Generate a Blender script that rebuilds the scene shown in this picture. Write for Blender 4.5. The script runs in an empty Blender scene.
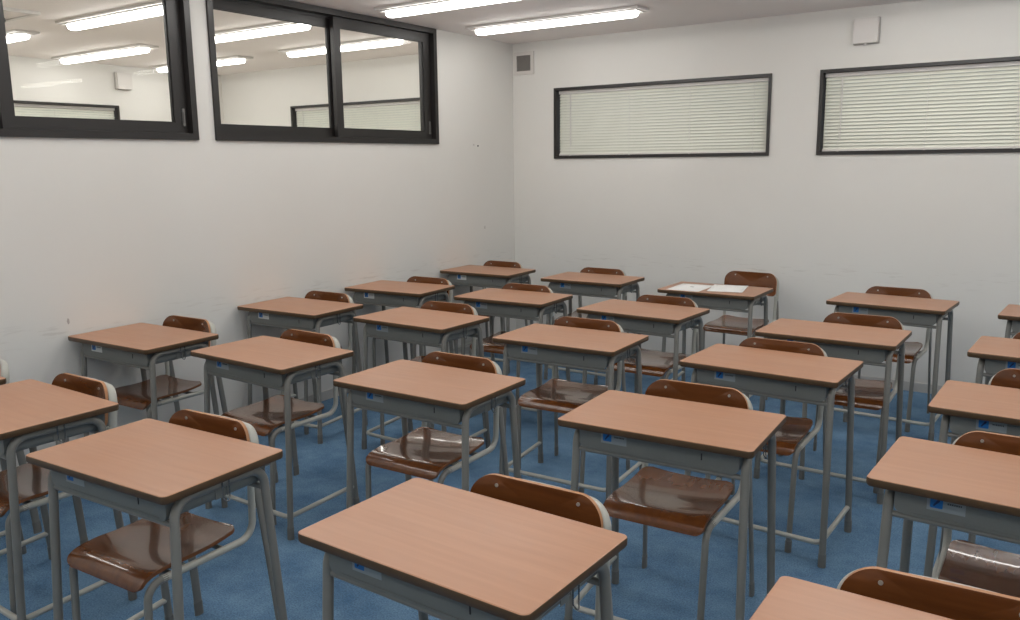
import bpy, math, random
from mathutils import Vector, Matrix
random.seed(4)
PI=math.pi
COL=bpy.context.scene.collection
CAM={'f': 833.03135, 'Cx': 3.9177, 'Cy': -5.78701, 'Cz': 1.4929, 'yaw': 0.60156, 'pitch': -0.17561, 'roll': -0.01139}
DESKS=[(1, 1, 0.32, -0.8306, 0.0337),
 (1, 2, 0.3185, -1.7989, 0.0776),
 (1, 3, 0.315, -2.6311, 0.0475),
 (1, 4, 0.3157, -3.5942, 0.0349),
 (1, 5, 0.312, -4.535, 0.0),
 (2, 1, 1.1918, -0.8147, 0.0203),
 (2, 2, 1.1601, -1.7329, 0.0436),
 (2, 3, 1.1425, -2.5572, -0.0153),
 (2, 4, 1.108, -3.4976, -0.0213),
 (2, 5, 1.0024, -4.4935, -0.0099),
 (3, 1, 2.0847, -0.874, 0.0053),
 (3, 2, 2.0122, -1.7517, -0.0446),
 (3, 3, 2.0455, -2.5756, 0.0396),
 (3, 4, 1.9882, -3.5071, 0.0178),
 (3, 5, 1.8469, -4.5241, 0.052),
 (4, 1, 3.0859, -0.8168, -0.0656),
 (4, 2, 3.0153, -1.8424, -0.0113),
 (4, 3, 2.9553, -2.5726, -0.0285),
 (4, 4, 2.9233, -3.4575, 0.0505),
 (4, 5, 2.8785, -4.4689, -0.0183),
 (5, 1, 3.9226, -0.8301, -0.0533),
 (5, 2, 3.8888, -1.817, -0.045),
 (5, 3, 3.8695, -2.7261, -0.0253),
 (5, 4, 3.8388, -3.4796, -0.0371),
 (5, 5, 3.8069, -4.4667, 0.0041)]
CHAIRS=[(1, 1, 0.268, -0.549, -0.0163),
 (1, 2, 0.3514, -1.5391, 0.0276),
 (1, 3, 0.2428, -2.3417, 0.041),
 (1, 4, 0.2487, -3.2973, 0.044),
 (1, 5, 0.252, -4.265, 0.0),
 (2, 1, 1.1327, -0.5499, -0.005),
 (2, 2, 1.099, -1.4848, 0.029),
 (2, 3, 1.1048, -2.277, 0.032),
 (2, 4, 1.0579, -3.2347, -0.01),
 (2, 5, 0.9781, -4.2424, 0.007),
 (3, 1, 2.102, -0.238, -0.0447),
 (3, 2, 2.031, -1.482, 0.0054),
 (3, 3, 1.986, -2.302, 0.05),
 (3, 4, 1.9311, -3.238, 0.038),
 (3, 5, 1.7745, -4.2794, 0.053),
 (4, 1, 3.0653, -0.5055, -0.0156),
 (4, 2, 3.0784, -1.52, 0.0387),
 (4, 3, 2.9216, -2.315, 0.0215),
 (4, 4, 2.887, -3.158, 0.04),
 (4, 5, 2.909, -4.207, 0.0317),
 (5, 2, 3.8888, -1.547, 0.0),
 (5, 3, 3.879, -2.368, -0.009),
 (5, 4, 3.856, -3.219, 0.0129),
 (5, 5, 3.781, -4.206, 0.0541)]
DH=.7101; DW=.607; DD=.392          # desk top height, width, depth
HC=2.431                            # ceiling height

# ------------------------------------------------------------------ materials
def nmat(name):
    m=bpy.data.materials.new(name); m.use_nodes=True
    nt=m.node_tree; nt.nodes.clear()
    o=nt.nodes.new('ShaderNodeOutputMaterial'); b=nt.nodes.new('ShaderNodeBsdfPrincipled')
    nt.links.new(b.outputs[0],o.inputs[0]); return m,nt,b,o
def N(nt,t,**k):
    n=nt.nodes.new(t)
    for a,v in k.items():
        if hasattr(n,a): setattr(n,a,v)
        else: n.inputs[a].default_value=v
    return n
def sr(r,g_,b):
    f=lambda c:(c/255/12.92 if c/255<=.04045 else ((c/255+.055)/1.055)**2.4)
    return (f(r),f(g_),f(b),1)
def simple(name,col,rough=.5,metal=0,spec=.5,coat=0,var=.06,scale=8,bump=0,bscale=80):
    m,nt,b,o=nmat(name)
    tc=N(nt,'ShaderNodeTexCoord'); no=N(nt,'ShaderNodeTexNoise'); no.inputs['Scale'].default_value=scale; no.inputs['Detail'].default_value=4
    nt.links.new(tc.outputs['Object'],no.inputs['Vector'])
    mx=N(nt,'ShaderNodeMix',data_type='RGBA'); c=Vector(col[:3])
    mx.inputs[6].default_value=(*(c*(1-var)),1); mx.inputs[7].default_value=(*(c*(1+var)),1)
    nt.links.new(no.outputs['Fac'],mx.inputs[0]); nt.links.new(mx.outputs[2],b.inputs['Base Color'])
    b.inputs['Roughness'].default_value=rough; b.inputs['Metallic'].default_value=metal
    b.inputs['Specular IOR Level'].default_value=spec; b.inputs['Coat Weight'].default_value=coat
    if bump:
        n2=N(nt,'ShaderNodeTexNoise'); n2.inputs['Scale'].default_value=bscale; n2.inputs['Detail'].default_value=3
        nt.links.new(tc.outputs['Object'],n2.inputs['Vector'])
        bp=N(nt,'ShaderNodeBump'); bp.inputs['Strength'].default_value=bump; bp.inputs['Distance'].default_value=.002
        nt.links.new(n2.outputs['Fac'],bp.inputs['Height']); nt.links.new(bp.outputs[0],b.inputs['Normal'])
    return m
def wood(name,c1,c2,rough,coat,grain=(2.0,38.0,38.0),coat_rough=.1,spec=.5,mott=.10):
    m,nt,b,o=nmat(name)
    tc=N(nt,'ShaderNodeTexCoord'); oi=N(nt,'ShaderNodeObjectInfo')
    mp=N(nt,'ShaderNodeMapping'); mp.inputs['Scale'].default_value=grain
    cb=N(nt,'ShaderNodeCombineXYZ'); mu=N(nt,'ShaderNodeMath',operation='MULTIPLY'); mu.inputs[1].default_value=37.
    nt.links.new(oi.outputs['Random'],mu.inputs[0]); nt.links.new(mu.outputs[0],cb.inputs[0]); nt.links.new(mu.outputs[0],cb.inputs[1])
    nt.links.new(tc.outputs['Object'],mp.inputs['Vector']); nt.links.new(cb.outputs[0],mp.inputs['Location'])
    n1=N(nt,'ShaderNodeTexNoise'); n1.inputs['Scale'].default_value=1.6; n1.inputs['Detail'].default_value=6; n1.inputs['Distortion'].default_value=.6
    nt.links.new(mp.outputs[0],n1.inputs['Vector'])
    cr=N(nt,'ShaderNodeValToRGB'); cr.color_ramp.elements[0].position=.3; cr.color_ramp.elements[1].position=.7
    cr.color_ramp.elements[0].color=c1; cr.color_ramp.elements[1].color=c2
    nt.links.new(n1.outputs['Fac'],cr.inputs[0])
    n2=N(nt,'ShaderNodeTexNoise'); n2.inputs['Scale'].default_value=7; n2.inputs['Detail'].default_value=3
    nt.links.new(tc.outputs['Object'],n2.inputs['Vector'])
    mr=N(nt,'ShaderNodeMapRange'); mr.inputs[3].default_value=1-mott; mr.inputs[4].default_value=1+mott
    nt.links.new(n2.outputs['Fac'],mr.inputs[0])
    hs=N(nt,'ShaderNodeHueSaturation'); nt.links.new(mr.outputs[0],hs.inputs['Value']); nt.links.new(cr.outputs[0],hs.inputs['Color'])
    nt.links.new(hs.outputs[0],b.inputs['Base Color'])
    r2=N(nt,'ShaderNodeMapRange'); r2.inputs[3].default_value=rough*.85; r2.inputs[4].default_value=rough*1.2
    nt.links.new(n2.outputs['Fac'],r2.inputs[0]); nt.links.new(r2.outputs[0],b.inputs['Roughness'])
    b.inputs['Coat Weight'].default_value=coat; b.inputs['Coat Roughness'].default_value=coat_rough
    b.inputs['Specular IOR Level'].default_value=spec
    return m
M={}
M['top']=wood('desktop_laminate',sr(168,121,92),sr(176,129,99),.34,0,mott=.05)
M['edge']=simple('desktop_edge_band',sr(80,60,38),.45,var=.15,scale=30)
M['ply']=wood('bent_plywood_lacquer',sr(92,52,25),sr(112,65,33),.22,.55,grain=(1.5,20,20),coat_rough=.06,mott=.08)
M['plyedge']=simple('plywood_edge',sr(172,122,82),.45,var=.12,scale=60)
M['seat']=wood('seat_plywood_lacquer',sr(90,50,22),sr(110,64,28),.22,.7,grain=(20,1.5,20),coat_rough=.05,mott=.08)
M['seatedge']=simple('seat_ply_edge',sr(112,70,38),.5,var=.1,scale=50)
M['steel']=simple('grey_painted_steel',sr(124,123,118),.36,var=.05,scale=20)
M['steel2']=simple('pale_and_lit_steel',sr(176,176,168),.3,var=.05,scale=20)  # pale bars; on the back hoop, lit brightness put into the colour
M['tray']=simple('grey_tray_steel',sr(114,116,113),.42,var=.06,scale=9)
M['rubber']=simple('grey_rubber',sr(116,115,111),.6)
M['dark']=simple('dark_slot',sr(25,25,27),.6)
M['chrome']=simple('wire_steel',sr(120,122,125),.25,metal=.8)
M['stick_w']=simple('label_white',sr(205,208,205),.5,var=.02)
M['stick_g']=simple('label_grey_film',sr(140,148,150),.4,var=.02)
M['stick_b']=simple('label_blue',sr(26,104,176),.4,var=.05)
M['stick_n']=simple('label_navy_mark',sr(12,40,84),.4,var=.05)
M['stick_k']=simple('label_ink',sr(48,54,60),.5)
M['black']=simple('black_bronze_aluminium',sr(34,31,30),.38,var=.05,scale=15)
M['gask']=simple('dark_gasket',sr(24,23,23),.5)
M['paper']=simple('white_paper',sr(232,232,230),.7,var=.02)
M['ceil']=simple('ceiling_board',sr(234,228,225),.85,var=.02,scale=2,bump=.2,bscale=120)
M['white']=simple('white_plastic',sr(208,204,200),.45,var=.02)
M['seam']=simple('grey_seam',sr(172,168,163),.6)
M['grille']=simple('grey_mesh_grille',sr(128,124,120),.5,var=.05)
M['base']=simple('baseboard_vinyl',sr(190,188,184),.5,var=.03)
M['blind']=simple('cream_slat',sr(226,226,214),.42,var=.02)
M['screw']=simple('screw_head',sr(178,170,158),.35,metal=.3)
M['latch']=simple('satin_latch',sr(120,118,116),.3,metal=.6)

def lens(name,strength):
    m=bpy.data.materials.new(name); m.use_nodes=True; nt=m.node_tree; nt.nodes.clear()
    o=nt.nodes.new('ShaderNodeOutputMaterial'); e=nt.nodes.new('ShaderNodeEmission')
    e.inputs[0].default_value=(1,.982,.945,1); e.inputs[1].default_value=strength
    nt.links.new(e.outputs[0],o.inputs[0]); return m
M['lens']=lens('lamp_diffuser',16.5)

def glassm():
    m=bpy.data.materials.new('window_glass'); m.use_nodes=True; nt=m.node_tree; nt.nodes.clear()
    o=nt.nodes.new('ShaderNodeOutputMaterial'); t=nt.nodes.new('ShaderNodeBsdfTransparent'); gl=nt.nodes.new('ShaderNodeBsdfGlossy')
    t.inputs[0].default_value=(.97,.975,.97,1); gl.inputs['Roughness'].default_value=.01
    mx=nt.nodes.new('ShaderNodeMixShader'); fr=nt.nodes.new('ShaderNodeFresnel'); fr.inputs[0].default_value=1.16
    nt.links.new(fr.outputs[0],mx.inputs[0]); nt.links.new(t.outputs[0],mx.inputs[1]); nt.links.new(gl.outputs[0],mx.inputs[2]); nt.links.new(mx.outputs[0],o.inputs[0])
    return m
M['glass']=glassm()

def wallm():
    m,nt,b,o=nmat('wall_paint')
    tc=N(nt,'ShaderNodeTexCoord')
    n1=N(nt,'ShaderNodeTexNoise'); n1.inputs['Scale'].default_value=.8; n1.inputs['Detail'].default_value=5
    nt.links.new(tc.outputs['Object'],n1.inputs['Vector'])
    cr=N(nt,'ShaderNodeValToRGB'); cr.color_ramp.elements[0].position=.3; cr.color_ramp.elements[1].position=.72
    cr.color_ramp.elements[0].color=sr(215,213,208); cr.color_ramp.elements[1].color=sr(221,220,216)
    nt.links.new(n1.outputs['Fac'],cr.inputs[0])
    # scuffs where the desk tops rub the paint
    sx=N(nt,'ShaderNodeSeparateXYZ'); nt.links.new(tc.outputs['Object'],sx.inputs[0])
    d=N(nt,'ShaderNodeMath',operation='SUBTRACT'); d.inputs[1].default_value=.735; nt.links.new(sx.outputs[2],d.inputs[0])
    ab=N(nt,'ShaderNodeMath',operation='ABSOLUTE'); nt.links.new(d.outputs[0],ab.inputs[0])
    mr=N(nt,'ShaderNodeMapRange'); mr.inputs[1].default_value=.012; mr.inputs[2].default_value=.075; mr.inputs[3].default_value=1; mr.inputs[4].default_value=0
    nt.links.new(ab.outputs[0],mr.inputs[0])
    mp=N(nt,'ShaderNodeMapping'); mp.inputs['Scale'].default_value=(3,3,26); nt.links.new(tc.outputs['Object'],mp.inputs['Vector'])
    n2=N(nt,'ShaderNodeTexNoise'); n2.inputs['Scale'].default_value=2.2; n2.inputs['Detail'].default_value=7; nt.links.new(mp.outputs[0],n2.inputs['Vector'])
    c2=N(nt,'ShaderNodeValToRGB'); c2.color_ramp.elements[0].position=.56; c2.color_ramp.elements[1].position=.72
    nt.links.new(n2.outputs['Fac'],c2.inputs[0])
    mu=N(nt,'ShaderNodeMath',operation='MULTIPLY'); nt.links.new(mr.outputs[0],mu.inputs[0]); nt.links.new(c2.outputs[0],mu.inputs[1])
    m2=N(nt,'ShaderNodeMath',operation='MULTIPLY'); m2.inputs[1].default_value=.28; nt.links.new(mu.outputs[0],m2.inputs[0])
    mx=N(nt,'ShaderNodeMix',data_type='RGBA'); mx.inputs[7].default_value=sr(150,140,128)
    nt.links.new(m2.outputs[0],mx.inputs[0]); nt.links.new(cr.outputs[0],mx.inputs[6]); nt.links.new(mx.outputs[2],b.inputs['Base Color'])
    b.inputs['Roughness'].default_value=.62; b.inputs['Specular IOR Level'].default_value=.3
    n3=N(nt,'ShaderNodeTexNoise'); n3.inputs['Scale'].default_value=160; nt.links.new(tc.outputs['Object'],n3.inputs['Vector'])
    bp=N(nt,'ShaderNodeBump'); bp.inputs['Strength'].default_value=.12; bp.inputs['Distance'].default_value=.001
    nt.links.new(n3.outputs['Fac'],bp.inputs['Height']); nt.links.new(bp.outputs[0],b.inputs['Normal'])
    return m
M['wall']=wallm()
def carpet():
    m,nt,b,o=nmat('blue_carpet')
    tc=N(nt,'ShaderNodeTexCoord')
    n1=N(nt,'ShaderNodeTexNoise'); n1.inputs['Scale'].default_value=5; n1.inputs['Detail'].default_value=8; n1.inputs['Roughness'].default_value=.7
    nt.links.new(tc.outputs['Object'],n1.inputs['Vector'])
    cr=N(nt,'ShaderNodeValToRGB'); cr.color_ramp.elements[0].position=.32; cr.color_ramp.elements[1].position=.68
    cr.color_ramp.elements[0].color=sr(78,110,142); cr.color_ramp.elements[1].color=sr(112,144,172)
    nt.links.new(n1.outputs['Fac'],cr.inputs[0])
    n2=N(nt,'ShaderNodeTexNoise'); n2.inputs['Scale'].default_value=170; n2.inputs['Detail'].default_value=2; nt.links.new(tc.outputs['Object'],n2.inputs['Vector'])
    mr=N(nt,'ShaderNodeMapRange'); mr.inputs[1].default_value=.3; mr.inputs[2].default_value=.7; mr.inputs[3].default_value=.72; mr.inputs[4].default_value=1.25
    nt.links.new(n2.outputs['Fac'],mr.inputs[0])
    hs=N(nt,'ShaderNodeHueSaturation'); nt.links.new(mr.outputs[0],hs.inputs['Value']); nt.links.new(cr.outputs[0],hs.inputs['Color'])
    nt.links.new(hs.outputs[0],b.inputs['Base Color']); b.inputs['Roughness'].default_value=.95; b.inputs['Specular IOR Level'].default_value=.15
    bp=N(nt,'ShaderNodeBump'); bp.inputs['Strength'].default_value=.5; bp.inputs['Distance'].default_value=.004
    nt.links.new(n2.outputs['Fac'],bp.inputs['Height']); nt.links.new(bp.outputs[0],b.inputs['Normal'])
    return m
M['carpet']=carpet()

# ------------------------------------------------------------------ mesh helpers
class MB:
    def __init__(s): s.v=[];s.f=[];s.m=[];s.sm=[]
    def add(s,vs,fs,mi=0,smooth=False):
        o=len(s.v); s.v+=[tuple(v) for v in vs]
        for f in fs: s.f.append(tuple(i+o for i in f)); s.m.append(mi); s.sm.append(smooth)
        return s
    def box(s,x0,x1,y0,y1,z0,z1,mi=0):
        vs=[(x,y,z) for z in(z0,z1) for y in(y0,y1) for x in(x0,x1)]
        return s.add(vs,[(0,2,3,1),(4,5,7,6),(0,1,5,4),(2,6,7,3),(0,4,6,2),(1,3,7,5)],mi)
    def tube(s,pts,r,n=12,mi=0,ry=None,caps=True,closed=False,up=None):
        pts=[Vector(p) for p in pts]; k=len(pts); rings=[]
        u=None
        for i,p in enumerate(pts):
            if closed: t=(pts[(i+1)%k]-pts[i-1]).normalized()
            else: t=((pts[min(i+1,k-1)]-pts[max(i-1,0)])).normalized()
            if u is None:
                u=Vector(up) if up else (Vector((0,0,1)) if abs(t.z)<.9 else Vector((0,1,0)))
            u=(u-t*u.dot(t)).normalized(); w=t.cross(u)
            rings.append([p+w*(math.cos(2*PI*j/n)*r)+u*(math.sin(2*PI*j/n)*(ry or r)) for j in range(n)])
        vs=[v for R in rings for v in R]; fs=[]
        for i in range(k if closed else k-1):
            a,b=i*n,((i+1)%k)*n
            for j in range(n): fs.append((a+j,a+(j+1)%n,b+(j+1)%n,b+j))
        s.add(vs,fs,mi,True)
        if caps and not closed:
            s.add(rings[0],[tuple(range(n))[::-1]],mi); s.add(rings[-1],[tuple(range(n))],mi)
        return s
    def prism(s,poly,axis,a,b,mi=0,capmi=None,smooth=False):
        """extrude a 2D polygon along an axis; poly order (p,q) -> remaining axes"""
        def P(p,q,t): return {'x':(t,p,q),'y':(p,t,q),'z':(p,q,t)}[axis]
        n=len(poly); vs=[P(p,q,a) for p,q in poly]+[P(p,q,b) for p,q in poly]
        s.add(vs,[(i,(i+1)%n,n+(i+1)%n,n+i) for i in range(n)],mi,smooth)
        c=mi if capmi is None else capmi
        s.add([P(p,q,a) for p,q in poly],[tuple(range(n))[::-1]],c); s.add([P(p,q,b) for p,q in poly],[tuple(range(n))],c)
        return s
    def build(s,name,mats,parent=None,fix=True):
        me=bpy.data.meshes.new(name); me.from_pydata(s.v,[],s.f)
        if not isinstance(mats,(list,tuple)): mats=[mats]
        for m in mats: me.materials.append(m)
        me.polygons.foreach_set('material_index',s.m); me.polygons.foreach_set('use_smooth',s.sm); me.update()
        if fix:
            import bmesh
            b=bmesh.new(); b.from_mesh(me); bmesh.ops.recalc_face_normals(b,faces=b.faces); b.to_mesh(me); b.free()
        o=bpy.data.objects.new(name,me); COL.objects.link(o)
        if parent: o.parent=parent
        return o
def round_path(pts,rads,n=7):
    """polyline with rounded corners"""
    pts=[Vector(p) for p in pts]; out=[pts[0]]
    for i in range(1,len(pts)-1):
        r=rads[i-1] if isinstance(rads,(list,tuple)) else rads
        a=(pts[i-1]-pts[i]); b=(pts[i+1]-pts[i]); la,lb=a.length,b.length; a.normalize(); b.normalize()
        ang=a.angle(b); d=min(r/math.tan(ang/2),la*.49,lb*.49); rr=d*math.tan(ang/2)
        c=pts[i]+(a+b).normalized()*(rr/math.sin(ang/2)); s=pts[i]+a*d-c; e=pts[i]+b*d-c
        tot=s.angle(e); ax=s.cross(e).normalized()
        for k in range(n+1): out.append(c+Matrix.Rotation(tot*k/n,3,ax)@s)
    out.append(pts[-1]); return out
def rrect(x0,x1,y0,y1,r,n=6,rb=None):
    rs=[rb if rb is not None else r]*2+[r,r]; o=[]
    for (cx,cy,a0),q in zip(((x0,y0,180),(x1,y0,270),(x1,y1,0),(x0,y1,90)),rs):
        px=cx+q if cx==x0 else cx-q; py=cy+q if cy==y0 else cy-q
        for k in range(n+1):
            a=math.radians(a0+90*k/n); o.append((px+q*math.cos(a),py+q*math.sin(a)))
    return o
def split(path,a,b): return path[a:b]
def empty(name,loc=(0,0,0),rz=0):
    o=bpy.data.objects.new(name,None); COL.objects.link(o); o.location=loc; o.rotation_euler=(0,0,rz); o.empty_display_size=.1; return o
def tag(o,label=None,cat=None,group=None,kind=None):
    for k,v in (('label',label),('category',cat),('group',group),('kind',kind)):
        if v: o[k]=v
    return o
def kids(o): return [c for c in COL.objects if c.parent==o]
def copy_tree(o,parent=None):
    c=o.copy(); COL.objects.link(c)
    if parent: c.parent=parent
    for ch in kids(o): copy_tree(ch,c)
    return c

# ------------------------------------------------------------------ room shell
XR=6.6; YF=-7.6; XN=-3.72; TW=.12
def wall_boxes(mb,axis,t0,t1,a0,a1,z0,z1,holes):
    """slab with rectangular openings; axis = running axis"""
    A=sorted({a0,a1,*[h[0] for h in holes],*[h[1] for h in holes]}); Z=sorted({z0,z1,*[h[2] for h in holes],*[h[3] for h in holes]})
    for i in range(len(A)-1):
        run=[]
        for j in range(len(Z)-1):
            ca,cz=(A[i]+A[i+1])/2,(Z[j]+Z[j+1])/2
            if any(h[0]<ca<h[1] and h[2]<cz<h[3] for h in holes): continue
            if axis=='x': mb.box(A[i],A[i+1],t0,t1,Z[j],Z[j+1])
            else: mb.box(t0,t1,A[i],A[i+1],Z[j],Z[j+1])
WZ0,WZ1=1.5163,2.0618
LZ0,LZ1=1.6271,2.4292
BW=[(.3934,2.1087),(2.4245,4.140),(-2.66,-.945)]
LWN=[(-2.8833,-.9826),(-4.893,-2.9927)]
FWN=(-2.91,-1.18)
mb=MB(); wall_boxes(mb,'x',0,.15,XN-.12,XR+.12,0,HC,[(a+.006,b-.006,WZ0+.006,WZ1-.006) for a,b in BW]); tag(mb.build('wall_back',M['wall']),kind='structure')
mb=MB(); wall_boxes(mb,'y',-TW,0,YF,0,0,HC,[(a+.006,b-.006,LZ0+.006,HC) for a,b in LWN]); tag(mb.build('wall_left',M['wall']),kind='structure')
mb=MB().box(XR,XR+.12,YF,0,0,HC); tag(mb.build('wall_right',M['wall']),kind='structure')
mb=MB().box(XN-.12,XR+.12,YF-.12,YF,0,HC); tag(mb.build('wall_front',M['wall']),kind='structure')
mb=MB(); wall_boxes(mb,'y',XN-.12,XN,YF,0,0,HC,[(FWN[0]+.006,FWN[1]-.006,WZ0+.006,WZ1-.006)]); tag(mb.build('wall_far_left',M['wall']),kind='structure')
tag(MB().box(-TW,XR+.12,YF-.12,.15,-.1,0).build('floor',M['carpet']),kind='structure')
M['bounce_floor']=simple('pale_bounce_floor',sr(205,196,184),.5,var=.04)  # unseen floor, made pale to bounce light onto the next room's ceiling
tag(MB().box(XN-.12,-TW,YF-.12,.15,-.1,0).build('floor_2',M['bounce_floor']),kind='structure')
tag(MB().box(XN-.12,XR+.12,YF-.12,.15,HC,HC+.1).build('ceiling',M['ceil']),kind='structure')
def baseb(name,poly):
    mb=MB(); mb.box(*poly); tag(mb.build(name,M['base']),kind='structure')
baseb('baseboard_back',(.008,XR,-.008,-.0005,.0005,.06))
baseb('baseboard_left',(.0005,.008,YF,-.0005,.0005,.06))
baseb('baseboard_right',(XR-.008,XR-.0005,YF,-.01,.0005,.06))
baseb('baseboard_front',(.01,XR-.01,YF+.0005,YF+.008,.0005,.06))

# ---- back windows: aluminium frame, pane, then the blind hanging in the recess
def frame_y(mb,a0,a1,z0,z1,w,y0,y1,mi=0):      # frame in the xz plane
    mb.box(a0,a1,y0,y1,z1-w,z1,mi); mb.box(a0,a1,y0,y1,z0,z0+w,mi); mb.box(a0,a0+w,y0,y1,z0+w,z1-w,mi); mb.box(a1-w,a1,y0,y1,z0+w,z1-w,mi)
def frame_x(mb,a0,a1,z0,z1,w,x0,x1,mi=0):      # frame in the yz plane
    mb.box(x0,x1,a0,a1,z1-w,z1,mi); mb.box(x0,x1,a0,a1,z0,z0+w,mi); mb.box(x0,x1,a0,a0+w,z0+w,z1-w,mi); mb.box(x0,x1,a1-w,a1,z0+w,z1-w,mi)
def fixed_window(n,a0,a1,z0,z1):
    w=empty('window_%d'%n,((a0+a1)/2,0,z0)); tag(w,kind='structure'); L=Matrix.Translation((-(a0+a1)/2,0,-z0))
    mb=MB(); frame_y(mb,a0,a1,z0,z1,.02,-.012,.13); frame_y(mb,a0+.02,a1-.02,z0+.02,z1-.02,.02,.085,.12)
    o=mb.build('window_frame',M['black'],w); o.data.transform(L)
    o=MB().box(a0+.04,a1-.04,.100,.104,z0+.04,z1-.04).build('window_pane',M['glass'],w); o.data.transform(L)
    return w
def blind(a0,a1,z0,z1,label):
    b=empty('venetian_blind',((a0+a1)/2,.04,z0)); tag(b,label,'blind','cream venetian blinds in black window frames')
    x0,x1=a0+.026,a1-.026; T=Matrix.Translation((-(a0+a1)/2,-.04,-z0)); y=.04
    def P(mb,nm,m,sm=False):
        o=mb.build(nm,m,b); o.data.transform(T); return o
    P(MB().box(x0,x1,y-.014,y+.012,z1-.046,z1-.022),'head_rail',M['white'])
    mb=MB(); zt=z1-.058; zb=z0+.047; n=21
    for k in range(n):
        zc=zt-(zt-zb)*k/(n-1); prof=[]
        for j in range(6):                     # curved slat, closed: upper edge away from the room
            t=j/5-.5; prof.append((y+t*.0165+.0022*(1-4*t*t)*-1, zc+t*.0222))
        poly=prof+[(p+.0008,q) for p,q in reversed(prof)]
        mb.prism(poly,'x',x0+.003,x1-.003,smooth=False)
    P(mb,'slats',M['blind'])
    P(MB().box(x0,x1,y-.011,y+.011,z0+.024,z0+.036),'bottom_rail',M['white'])
    for t in (.06,.37,.66,.94):
        xx=x0+(x1-x0)*t
        P(MB().tube([(xx,y-.0115,z1-.046),(xx,y-.0115,z0+.036)],.0009,6),'ladder_cord',M['white'])
        P(MB().box(xx-.007,xx+.007,y-.0145,y-.0112,z0+.022,z0+.034),'cord_clip',M['white'])
    P(MB().tube([(x0+.11,y-.019,z1-.05),(x0+.112,y-.019,z0+.10)],.0024,8),'tilt_wand',M['white'])
    return b
for i,((a,b_),lb) in enumerate(zip(BW,('closed cream venetian blind in the back wall window nearest the corner vent',
        'closed cream venetian blind in the back wall window under the small white box',
        'closed cream venetian blind in the next room, seen through the right-hand interior window'))):
    fixed_window(i+1,a,b_,WZ0,WZ1); blind(a,b_,WZ0,WZ1,lb)
# window on the far side wall of the next room
w=fixed_window(6,FWN[0],FWN[1],WZ0,WZ1); bl=blind(FWN[0],FWN[1],WZ0,WZ1,'closed cream venetian blind in the next room, seen through the left-hand interior window')
cy=(FWN[0]+FWN[1])/2
w.location=(XN,cy,WZ0); w.rotation_euler=(0,0,PI/2); bl.location=(XN-.04,cy,WZ0); bl.rotation_euler=(0,0,PI/2)

# ---- interior sliding windows in the left wall
def slider(n,a0,a1,z0,z1):
    w=empty('window_%d'%n,(0,(a0+a1)/2,z0)); tag(w,kind='structure'); T=Matrix.Translation((0,-(a0+a1)/2,-z0))
    def P(mb,nm,m,par=w):
        o=mb.build(nm,m,par); o.data.transform(T); return o
    mb=MB(); frame_x(mb,a0,a1,z0,z1,.034,-TW-.01,.014); 
    mb.box(-.064,-.058,a0+.034,a1-.034,z0+.034,z0+.044); mb.box(-.064,-.058,a0+.034,a1-.034,z1-.044,z1-.034)
    P(mb,'window_frame',M['black'])
    # near track: right sash, far track: left sash
    for (y0,y1,x0,x1,wr,wl) in ((a0+.93*(a1-a0)/1.9+.006,a1-.036,-.054,-.022,.075,.055),(a0+.036,a0+.985*(a1-a0)/1.9,-.098,-.068,.05,.045)):
        m2=MB(); zb,zt=z0+.036,z1-.036; rb,rt=.052,.06
        m2.box(x0,x1,y0,y1,zb,zb+rb); m2.box(x0,x1,y0,y1,zt-rt,zt); m2.box(x0,x1,y0,y0+wl,zb+rb,zt-rt); m2.box(x0,x1,y1-wr,y1,zb+rb,zt-rt)
        s=P(m2,'sash',M['black'])
        xm=(x0+x1)/2
        P(MB().box(xm-.003,xm+.003,y0+wl-.004,y1-wr+.004,zb+rb-.004,zt-rt+.004),'glass_pane',M['glass'],s)
        m3=MB(); frame_x(m3,y0+wl-.001,y1-wr+.001,zb+rb-.001,zt-rt+.001,.006,xm+.0035,xm+.009); P(m3,'gasket',M['gask'],s)
        if x1>-.03:
            yy=y1-.026; m4=MB(); m4.prism(rrect(yy-.008,yy+.008,zb+.035,zb+.125,.007),'x',x1+.0003,x1+.006); m4.box(x1+.006,x1+.010,yy-.003,yy+.003,zb+.05,zb+.11)
            P(m4,'latch',M['latch'],s)
for i,(a,b_) in enumerate(LWN): slider(i+4,a,b_,LZ0,LZ1)

# ------------------------------------------------------------------ ceiling lights
def make_light():
    r=empty('ceiling_light')
    mb=MB(); poly=rrect(-.665,.665,-.085,.085,.012); mb.prism(poly,'z',-.016,-.0005)
    mb.box(-.64,.64,-.058,.058,-.022,-.016)
    mb.build('lamp_housing',M['white'],r)
    mb=MB(); L=.625; n=16
    rings=[]
    for (w,z) in ((.040,-.0225),(.041,-.036),(.035,-.047),(.022,-.053)):
        ring=[]
        for sx,a0 in ((1,-90),(-1,90)):
            for k in range(n+1):
                a=math.radians(a0+180*k/n); ring.append((sx*(L-.040)+w*math.cos(a),w*math.sin(a),z))
        rings.append(ring)
    m=len(rings[0]); vs=[v for R_ in rings for v in R_]; fs=[]
    for i in range(len(rings)-1):
        for j in range(m): fs.append((i*m+j,i*m+(j+1)%m,(i+1)*m+(j+1)%m,(i+1)*m+j))
    fs.append(tuple((len(rings)-1)*m+j for j in range(m)))
    mb.add(vs,fs); mb.build('diffuser',M['lens'],r)
    return r
LY=[-.85,-1.77,-2.69,-3.61,-4.53,-5.45,-6.37]
proto=make_light(); first=True
def place_light(x,y,label,group):
    global first
    o=proto if first else copy_tree(proto); first=False
    o.location=(x,y,HC); tag(o,label,'light',group)
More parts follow.
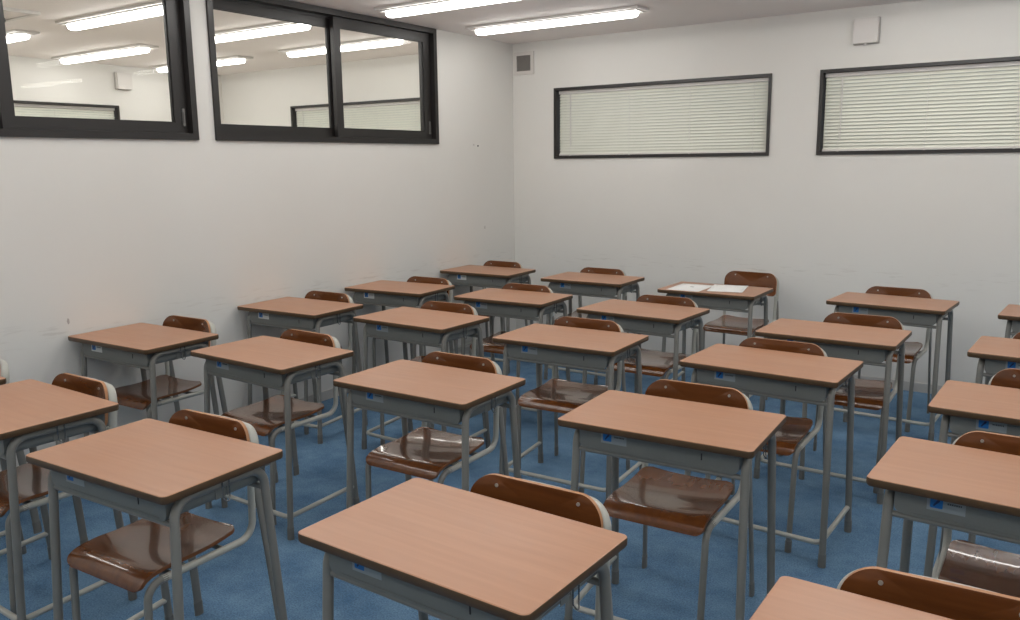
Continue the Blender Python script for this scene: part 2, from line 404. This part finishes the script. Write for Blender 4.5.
for x in (.895,3.22,5.45):
    for k,y in enumerate(LY):
        if x<1 and k==0: place_light(x,y,'long white ceiling tube light nearest the corner vent, shown whole','ceiling tube lights'); continue
        if x<1 and k==1: place_light(x,y,'long white ceiling tube light cut by the top of the picture, beside the interior window','ceiling tube lights'); continue
        place_light(x,y,'long white ceiling tube light overhead, out of the picture above the desks','ceiling tube lights out of view')
nr={(-1.06,0):'lit ceiling tube light in the next room crossing both panes of the right interior window',
    (-1.06,1):'lit ceiling tube light in the upper left pane of the right interior window',
    (-1.06,2):'lit ceiling tube light highest in the left interior window',
    (-2.90,0):'lit tube light in the next room, half behind the pier between interior windows',
    (-2.90,1):'lit ceiling tube light in the middle of the left interior window',
    (-2.90,2):'lit ceiling tube light cut by the left edge of the picture, in the next room'}
for x in (-1.06,-2.90):
    for k,y in enumerate(LY[:5]):
        place_light(x,y,nr.get((x,k),'ceiling tube light of the next room, hidden'),'ceiling tube lights of the next room' if (x,k) in nr else 'hidden tube lights of the next room')

# ------------------------------------------------------------------ vent, wall boxes, ceiling panel, screws
v=empty('wall_vent',(.1115,0,2.2714)); tag(v,'square white framed vent with grey mesh high on the back wall by the corner','vent')
mb=MB(); frame_y(mb,-.0955,.0955,-.0885,.0885,.028,-.014,-.0005); mb.build('vent_frame',M['white'],v)
mb=MB(); mb.box(-.068,.068,-.004,-.001,-.061,.061)
for k in range(17):
    t=-.064+.008*k; mb.box(t-.0012,t+.0012,-.0075,-.004,-.061,.061)
for k in range(15):
    t=-.056+.008*k; mb.box(-.068,.068,-.0085,-.0062,t-.0012,t+.0012)
mb.build('mesh_grille',M['grille'],v)
def wallbox(loc,rz,label):
    b=empty('junction_box',loc,rz); tag(b,label,'box','small white wall boxes')
    mb=MB(); mb.prism(rrect(-.078,.078,-.080,.080,.006),'y',-.014,-.0005); mb.build('back_plate',M['seam'],b)
    mb=MB(); mb.prism(rrect(-.072,.072,-.0755,.0755,.008),'y',-.05,-.0145); mb.build('cover',M['white'],b)
    mb=MB().tube([(0,-.03,-.076),(0,-.03,-.086)],.011,16); mb.build('round_sensor',M['white'],b)
    return b
wallbox((2.696,0,2.2786),0,'small white square box mounted on the back wall above the right window')
wallbox((XN,-1.12,2.29),PI/2,'small white square box on the next room wall, seen through the left interior window')
cp=empty('ceiling_panel',(-1.75,-3.30,HC)); tag(cp,'square white panel with dark curved strip in the ceiling of the next room','ceiling panel')
mb=MB(); 
for a,b_,c,d in ((-.3,.3,.27,.3),(-.3,.3,-.3,-.27),(-.3,-.27,-.27,.27),(.27,.3,-.27,.27)): mb.box(a,b_,c,d,-.02,-.0005)
mb.build('panel_frame',M['white'],cp); MB().box(-.27,.27,-.27,.27,-.012,-.0006).build('panel_board',M['ceil'],cp)
mb=MB().tube([(-.09+.16*math.sin(t*.25)-.0,.27-.02*t,-.020) for t in range(8)],.008,8); mb.build('curved_strip',M['dark'],cp)
for k,(yy,zz,m_,lb) in enumerate(((-.545,1.628,M['white'],'tiny white wall plug to the right of the interior windows'),(-.495,1.620,M['dark'],'tiny dark screw hole to the right of the interior windows'))):
    o=MB().tube([(.0003,0,0),(.004,0,0)],.008 if k==0 else .006,10).build('wall_plug',m_); o.location=(0,yy,zz); tag(o,lb,'plug')
for k,(yy,zz,r_,lb) in enumerate(((-3.775,.775,.010,'small grey scuff mark on the left wall above the fourth wall desk'),(-.42,.985,.010,'small brown scuff mark on the left wall near the corner'))):
    mb=MB(); ring=[(0.0006,yy+r_*.6*math.cos(a*PI/5)*(1+.3*math.sin(3*a)),zz+r_*1.5*math.sin(a*PI/5)) for a in range(10)]
    mb.add(ring,[tuple(range(10))]); o=mb.build('wall_stain',M['seam'],fix=False); tag(o,lb,'stain')

# ------------------------------------------------------------------ school desk
def make_desk():
    r=empty('school_desk')
    w,d=DW/2,DD/2; T=.022
    # desk top: rounded slab, softened laminate lip over a darker edge band
    mb=MB(); P0=lambda ins,z,rr: [(x,y,z) for x,y in rrect(-w+ins,w-ins,-d+ins,d-ins,rr-ins,7)]
    rings=[P0(.0035,DH,.017),P0(.001,DH-.0012,.017),P0(0,DH-.004,.017),P0(0,DH-.017,.017),P0(.003,DH-T,.017)]
    n=len(rings[0]); vs=[p for R_ in rings for p in R_]
    mb.add(vs,[(i*n+j,(i*n+(j+1)%n),((i+1)*n+(j+1)%n),(i+1)*n+j) for i in (0,) for j in range(n)],0,True)
    mb.add(vs,[(i*n+j,(i*n+(j+1)%n),((i+1)*n+(j+1)%n),(i+1)*n+j) for i in (1,2,3) for j in range(n)],1,True)
    mb.add(rings[0],[tuple(range(n))],0); mb.add(rings[-1],[tuple(range(n))[::-1]],1)
    mb.build('desktop',[M['top'],M['edge']],r)
    # tray: steel shell, open toward the sitter, round lower corners
    zt=DH-T-.0005; zb=.6215; xo=.2485; y0,y1=-.160,.160; CX=.009
    outer=rrect(CX-xo,CX+xo,zb,zt,.0,6,rb=.022); t=.0022
    inner=rrect(CX-xo+t,CX+xo-t,zb+t,zt-.001,.0,6,rb=.020)
    mb=MB(); n=len(outer)
    vo=[(x,y0,z) for x,z in outer]+[(x,y1,z) for x,z in outer]; mb.add(vo,[(i,(i+1)%n,n+(i+1)%n,n+i) for i in range(n)],0,True)
    vi=[(x,y0+t,z) for x,z in inner]+[(x,y1,z) for x,z in inner]; mb.add(vi,[(i,n+i,n+(i+1)%n,(i+1)%n) for i in range(n)],0,True)
    mb.add([(x,y0,z) for x,z in outer],[tuple(range(n))]); mb.add([(x,y0+t,z) for x,z in inner],[tuple(range(n))])
    mb.add([(x,y1,z) for x,z in outer]+[(x,y1,z) for x,z in inner],[(i,(i+1)%n,n+(i+1)%n,n+i) for i in range(n)])
    tray=mb.build('book_tray',M['tray'],r,fix=False)
    # pressed bead and slot on the front
    MB().box(.148,.1515,y0-.0012,y0-.0001,.648,.668).build('slot',M['dark'],tray)
    MB().box(-.205,.229,y0-.0018,y0-.0001,.6275,.6295).build('pressed_rib',M['tray'],tray)
    # adhesive label
    ys=y0-.0008
    mb=MB()
    mb.box(-.166,-.082,ys,y0-.0001,.648,.686,0); mb.prism(rrect(-.159,-.131,.6545,.6825,.003),'y',ys-.0004,ys,1)
    mb.prism([(-.153,.661),(-.150,.6585),(-.1375,.673),(-.1375,.678),(-.142,.678)],'y',ys-.0007,ys-.0004,2)
    x=-.121
    for wd in (.004,.0035,.004,.0035,.004,.0035,.0035):
        mb.prism([(x,.6685),(x+wd*.8,.6685),(x+wd*.8,.6735),(x+wd*.4,.6722),(x,.6735)],'y',ys-.0004,ys,3); x+=wd+.0009
    lab=mb.build('sticker',[M['stick_g'],M['stick_b'],M['stick_n'],M['stick_k']],tray); lab['label']='pale sticker with blue square mark and dark lettering'
    # frame: each side an upside-down U of tube = two legs and a top rail
    R_=.0125; zr=DH-T-R_-.001
    for s in (-1,1):
        xt,xb=CX+s*.263,CX+s*.275
        for (ya,yb) in ((-.146,-.184),(.138,.182)):
            ymid=-.05 if ya<0 else .04
            path=round_path([(xt,ymid,zr),(xt,ya,zr),(xb,yb,.02)],.055,8)
            leg=MB().tube(path,R_,14,up=(1,0,0)).build('leg',M['steel'],r)
            dirv=(Vector(path[-1])-Vector(path[-2])).normalized(); e=Vector(path[-1])
            MB().tube([e-dirv*.03,e+dirv*.0,(e.x,e.y,.0005)],R_+.0014,14,up=(1,0,0)).build('rubber_foot',M['rubber'],leg)
        MB().tube([(xt,-.052,zr),(xt,.042,zr)],R_,14,up=(1,0,0)).build('top_rail',M['steel'],r)
        # bracket plates between rail and tray
        mb=MB(); xa,xb2=sorted((CX+s*.2488,CX+s*.2502)); mb.box(xa,xb2,-.012,.020,.628,zt-.002); mb.box(xa,xb2,.026,.030,.628,zt-.002); mb.build('tray_bracket',M['tray'],r)
        # bag hook of bent wire
        xh=CX+s*.2775
        pth=round_path([(xh,-.010,zt),(xh,-.010,.640),(xh+s*.008,.001,.622),(xh,.012,.640),(xh,.012,zt)],.010,5)
        MB().tube(pth,.0016,8).build('bag_hook',M['chrome'],r)
    MB().tube([(CX-.262,-.147,.6125),(CX+.262,-.147,.6125)],.0080,12).build('front_crossbar',M['steel'],r)
    MB().tube([(CX-.262,.142,.6125),(CX+.262,.142,.6125)],.0080,12).build('rear_crossbar',M['steel'],r)
    path=round_path([(CX-.272,.172,.108),(CX-.264,-.180,.088),(CX+.264,-.180,.088),(CX+.272,.172,.108)],.03,7)
    MB().tube(path,.0095,12,up=(0,0,1)).build('footrest_bar',M['steel2'],r)
    return r

# ------------------------------------------------------------------ school chair
def make_chair():
    r=empty('school_chair')
    TOP=.742
    # seat: bent plywood, dished, rolled down at the front
    prof=[(-.066,.4350),(-.10,.430),(-.14,.4245),(-.19,.421),(-.24,.4205),(-.29,.4225),(-.335,.4245),(-.362,.4235),(-.380,.418),(-.393,.409),(-.401,.397),(-.404,.385)]
    pts=[]
    for i in range(len(prof)-1):             # smooth spline through the profile
        a,b,c,e=prof[max(i-1,0)],prof[i],prof[i+1],prof[min(i+2,len(prof)-1)]
        for j in range(5):
            t=j/5; f=lambda p,q,r_,s_: .5*((2*q)+(-p+r_)*t+(2*p-5*q+4*r_-s_)*t*t+(-p+3*q-3*r_+s_)*t**3)
            pts.append((f(a[0],b[0],c[0],e[0]),f(a[1],b[1],c[1],e[1])))
    pts.append(prof[-1])
    ln=[0]; 
    for a,b in zip(pts,pts[1:]): ln.append(ln[-1]+math.dist(a,b))
    L=ln[-1]; nx=30; top=[];bot=[]; th=.011
    for i,(y,z) in enumerate(pts):
        a=pts[max(i-1,0)]; b=pts[min(i+1,len(pts)-1)]; ty,tz=b[0]-a[0],b[1]-a[1]; l=math.hypot(ty,tz); ny,nz=(tz/l,-ty/l)
        if nz<0 or (abs(nz)<.05 and ny>0): ny,nz=-ny,-nz
        def hw(s,rc):
            return -(rc-math.sqrt(max(0,rc*rc-(rc-s)**2))) if s<rc else 0
        half=.168+hw(ln[i],.032)+hw(L-ln[i],.03)-.006*(1-i/len(pts))
        half=max(half,.10)
        for j in range(nx+1):
            u=-1+2*j/nx; x=half*math.copysign(abs(u)**.95,u); sad=.007*(abs(u)**2.2)*(.5+.5*math.cos(PI*min(1,max(0,(ln[i]-L*.62)/(L*.24)))))
            top.append((x,y,z+sad)); bot.append((x,y-ny*th,z+sad-nz*th))
    mb=MB(); n=nx+1; m=len(pts)
    q=lambda o,fl:[((i*n+j+o),(i*n+j+1+o),((i+1)*n+j+1+o),((i+1)*n+j+o))[::fl] for i in range(m-1) for j in range(nx)]
    mb.add(top,q(0,1),0,True); mb.add(bot,q(0,-1),0,True)
    border=[j for j in range(nx)]+[i*n+nx for i in range(m-1)]+[(m-1)*n+j for j in range(nx,0,-1)]+[i*n for i in range(m-1,0,-1)]
    k=len(border); mb.add([top[i] for i in border]+[bot[i] for i in border],[(i,(i+1)%k,k+(i+1)%k,k+i) for i in range(k)],1,False)
    mb.build('seat',[M['seat'],M['seatedge']],r)
    for s in (-1,1):
        for yy in (-.13,-.33):
            pass
    lean=lambda z:(z-TOP)*.13
    bow=lambda x:.026*(1-(x/.18)**2)-.012
    # backrest panel
    out=rrect(-.181,.181,.592,TOP,.062,9,rb=.028); th=.0105
    cx,cz=0,.667; rings=[]
    for sc in [1-.07*i_ for i_ in range(14)]:
        rings.append([(x*sc,cz+(z-cz)*sc) for x,z in out])
    n=len(out); mb=MB()
    for off,fl,ins in ((0,1,0),(th,-1,0)):
        vs=[(x,bow(x)+lean(z)-.010+off,z) for R_ in rings for x,z in R_]+[(0,bow(0)+lean(cz)-.010+off,cz)]
        fs=[(i*n+j,i*n+(j+1)%n,(i+1)*n+(j+1)%n,(i+1)*n+j)[::fl] for i in range(13) for j in range(n)]+[(13*n+j,13*n+(j+1)%n,14*n)[::fl] for j in range(n)]
        mb.add(vs,fs,0,True)
    e0=[(x,bow(x)+lean(z)-.010,z) for x,z in out]; e1=[(x,bow(x)+lean(z)-.010+th,z) for x,z in out]
    mb.add(e0+e1,[(i,(i+1)%n,n+(i+1)%n,n+i) for i in range(n)],1,True)
    br=mb.build('backrest',[M['ply'],M['plyedge']],r)
    for s in (-1,1):
        x=s*.112; z=TOP-.024; y=bow(x)+lean(z)-.010
        mb=MB().tube([(x,y-.0002,z),(x,y-.0022,z),(x,y-.0030,z)],.0045,12); mb.build('screw',M['screw'],br)
    # back hoop: flattened tube following the panel, then down to the seat
    arc=[(x,z) for x,z in rrect(-.184,.184,.55,TOP-.017,.058,10) if z>.64]
    arc.sort(key=lambda p:math.atan2(p[1]-.6,-p[0]))
    side=[(-.200,.020),(-.196,.15),(-.191,.30),(-.187,.44),(-.185,.52),(-.184,.56),(-.184,.60)]
    poly=side+arc+[(-x,z) for x,z in reversed(side)]; dense=[]
    for a,b in zip(poly,poly[1:]):
        kk=max(1,int(math.dist(a,b)/.03))
        for t in range(kk): dense.append((a[0]+(b[0]-a[0])*t/kk,a[1]+(b[1]-a[1])*t/kk))
    dense.append(poly[-1])
    def hy(x,z):
        if z>.6: return bow(max(-.18,min(.18,x)))*min(1,(z-.6)/.06)+bow(.18)*(1-min(1,(z-.6)/.06))+lean(z)+.0175
        t=max(0,(.60-z)/.60); return bow(.18)+lean(.60)+.0175+.075*t*(1-.25*t)*(min(1,t/.12))
    hoop=[Vector((x,hy(x,z),z)) for x,z in dense]
    k0=next(i for i,p in enumerate(hoop) if p.z>.555); k1=len(hoop)-1-k0; top_part=hoop[k0:k1+1]
    MB().tube(top_part,.0065,12,ry=.0155,up=(0,1,0)).build('back_hoop',M['steel2'],r)  # same tube as the rear legs, its lit look painted in
    for s in (-1,1):
        q_=hoop[:k0+1][::-1] if s<0 else hoop[k1:]
        rl=MB().tube(q_,.0068,12,ry=.0155,up=(0,1,0)).build('leg',M['steel'],r); e=q_[-1]; dv=(e-q_[-2]).normalized()
        MB().tube([e-dv*.028,e,(e.x,e.y,.0005)],.0082,12,ry=.0168,up=(0,1,0)).build('rubber_foot',M['rubber'],rl)
    RR=.0108
    for s in (-1,1):
        x=s*.177
        rail=round_path([(s*.180,-.024,.592),(s*.174,-.026,.398),(s*.170,-.380,.400),(s*.164,-.398,.018)],[.05,.045],8)
        k=len(rail)//2
        # bend behind the seat + rail under the seat edge
        MB().tube(rail[:k+1],RR,12,up=(1,0,0)).build('seat_rail',M['steel2'],r)
        p0=rail[k-0]; p1=Vector(rail[k]); pr=Vector(rail[k-1])
        fl=MB().tube([pr+(p1-pr)*.94]+rail[k:],RR,12,up=(1,0,0)).build('leg',M['steel'],r)
        e=Vector(rail[-1]); dv=(e-Vector(rail[-2])).normalized()
        MB().tube([e-dv*.028,e,(e.x,e.y,.0005)],RR+.002,12,up=(1,0,0)).build('rubber_foot',M['rubber'],fl)
        MB().box(*sorted((s*.15,s*.168)),-.30,-.26,.4100,.4142).build('mounting_plate',M['steel'],r)
    MB().tube([(-.160,-.30,.397),(.160,-.30,.397)],.008,10).build('seat_crossbar',M['steel'],r)
    MB().tube([(-.165,-.125,.395),(.165,-.125,.395)],.008,10).build('seat_crossbar',M['steel'],r)
    return r

colname={1:'against the left wall',2:'second line from left wall',3:'middle line',4:'second line from the right',5:'rightmost line'}
rowname={1:'rearmost row',2:'second row from back',3:'middle row',4:'second row from front',5:'front row'}
special={(3,1):'wood-topped grey steel school desk with two white sheets of paper lying on it',
 (4,5):'largest, nearest wood-topped school desk in front centre, light glare on its top',
 (1,5):'wood-topped school desk, only one top corner showing at far left picture edge',
 (5,5):'wood-topped school desk cut off by the bottom right corner of the picture'}
dp=make_desk(); first=True
STK=next(o for o in COL.objects if o.name=='sticker'); grey_label=STK.data; white_label=grey_label.copy(); white_label.materials[0]=M['stick_w']
for c,rw,x,y,a in DESKS:
    o=dp if first else copy_tree(dp); first=False
    o.location=(x,y,0); o.rotation_euler=(0,0,a)
    lb=special.get((c,rw),'wood-topped school desk, %s, %s'%(colname[c],rowname[rw]))
    tag(o,lb,'desk','wood-topped school desks set in a grid')
    for k in kids(o):      # the wall line carries whiter labels
        for q_ in kids(k):
            if q_.name.startswith('sticker'):
                q_.data=white_label if c==1 else grey_label
                q_['label']='%s sticker with blue square mark and dark lettering'%('white' if c==1 else 'greyish')
cspec={(3,1):'brown school chair pulled back from the desk with papers, whole backrest in view',
 (1,5):'school chair whose pale metal back hoop just shows at the far left picture edge',
 (5,5):'brown plywood school chair whose backrest is cut by the bottom right picture corner',
 (4,5):'brown plywood school chair behind the largest, nearest desk in front centre'}
cpr=make_chair(); first=True
for c,rw,x,y,a in CHAIRS:
    o=cpr if first else copy_tree(cpr); first=False
    o.location=(x,y,0); o.rotation_euler=(0,0,a)
    lb=cspec.get((c,rw),'brown plywood school chair behind desk, %s, %s'%(colname[c],rowname[rw]))
    tag(o,lb,'chair','brown plywood school chairs behind the desks')

# ------------------------------------------------------------------ sheets of paper on the desk in the back row
DX=[d for d in DESKS if d[0]==3 and d[1]==1][0]
def sheet(cx,cy,rz,z,label,seed):
    rnd=random.Random(seed); mb=MB(); nx,ny=6,8; W_,H_=.210,.290
    vs=[]
    for zz in (0,.0003):
        for j in range(ny+1):
            for i in range(nx+1):
                u,v_=i/nx-.5,j/ny-.5; vs.append((u*W_,v_*H_,zz+.0035*max(0,abs(u)*2-.6)**2*(1 if seed==2 else .3)+.002*max(0,abs(v_)*2-.7)**2))
    n=nx+1; o_=n*(ny+1); fs=[]
    for j in range(ny):
        for i in range(nx):
            a=j*n+i; fs.append((a,a+n,a+n+1,a+1)); fs.append((a+o_,a+1+o_,a+n+1+o_,a+n+o_))
    bd=[j for j in range(nx)]+[j*n+nx for j in range(ny)]+[ny*n+j for j in range(nx,0,-1)]+[j*n for j in range(ny,0,-1)]
    for k in range(len(bd)): a,b=bd[k],bd[(k+1)%len(bd)]; fs.append((a,b,b+o_,a+o_))
    mb.add(vs,fs,0,True)
    o=mb.build('paper_sheet',M['paper']); o.location=(DX[2]+cx,DX[3]+cy,z); o.rotation_euler=(0,0,rz); tag(o,label,'paper')
    if seed==1:
        MB().prism(rrect(-.012,.012,.02,.034,.004),'z',.0008,.0011).build('printed_mark',M['stick_k'],o)
sheet(-.145,-.038,.03,DH+.0006,'white paper sheet at the left end of the back row desk',1)
sheet(.070,.030,.20,DH+.0018,'white paper sheet lying askew on the right half of the back row desk',2)

# ------------------------------------------------------------------ world, camera
wd=bpy.data.worlds.new('dusk_sky'); bpy.context.scene.world=wd; wd.use_nodes=True
bg=wd.node_tree.nodes['Background']; bg.inputs[0].default_value=(.75,.85,1,1); bg.inputs[1].default_value=.5
cam=bpy.data.cameras.new('camera'); co=bpy.data.objects.new('camera',cam); COL.objects.link(co)
cam.sensor_fit='HORIZONTAL'; cam.sensor_width=36; cam.lens=CAM['f']/1020*36; cam.clip_start=.02; cam.clip_end=100
cy_,sy_=math.cos(CAM['yaw']),math.sin(CAM['yaw']); cp_,sp_=math.cos(CAM['pitch']),math.sin(CAM['pitch'])
fw=Vector((-sy_*cp_,cy_*cp_,sp_)); rt=Vector((cy_,sy_,0)); up=rt.cross(fw); cr_,sr_=math.cos(CAM['roll']),math.sin(CAM['roll'])
r2=rt*cr_+up*sr_; u2=up*cr_-rt*sr_
mw=Matrix((( r2.x,u2.x,-fw.x,CAM['Cx']),(r2.y,u2.y,-fw.y,CAM['Cy']),(r2.z,u2.z,-fw.z,CAM['Cz']),(0,0,0,1)))
co.matrix_world=mw
sc=bpy.context.scene; sc.camera=co
sc.view_settings.view_transform='Standard'; sc.view_settings.look='None'; sc.view_settings.exposure=0; sc.view_settings.gamma=1
sc.cycles.max_bounces=8; sc.cycles.diffuse_bounces=5
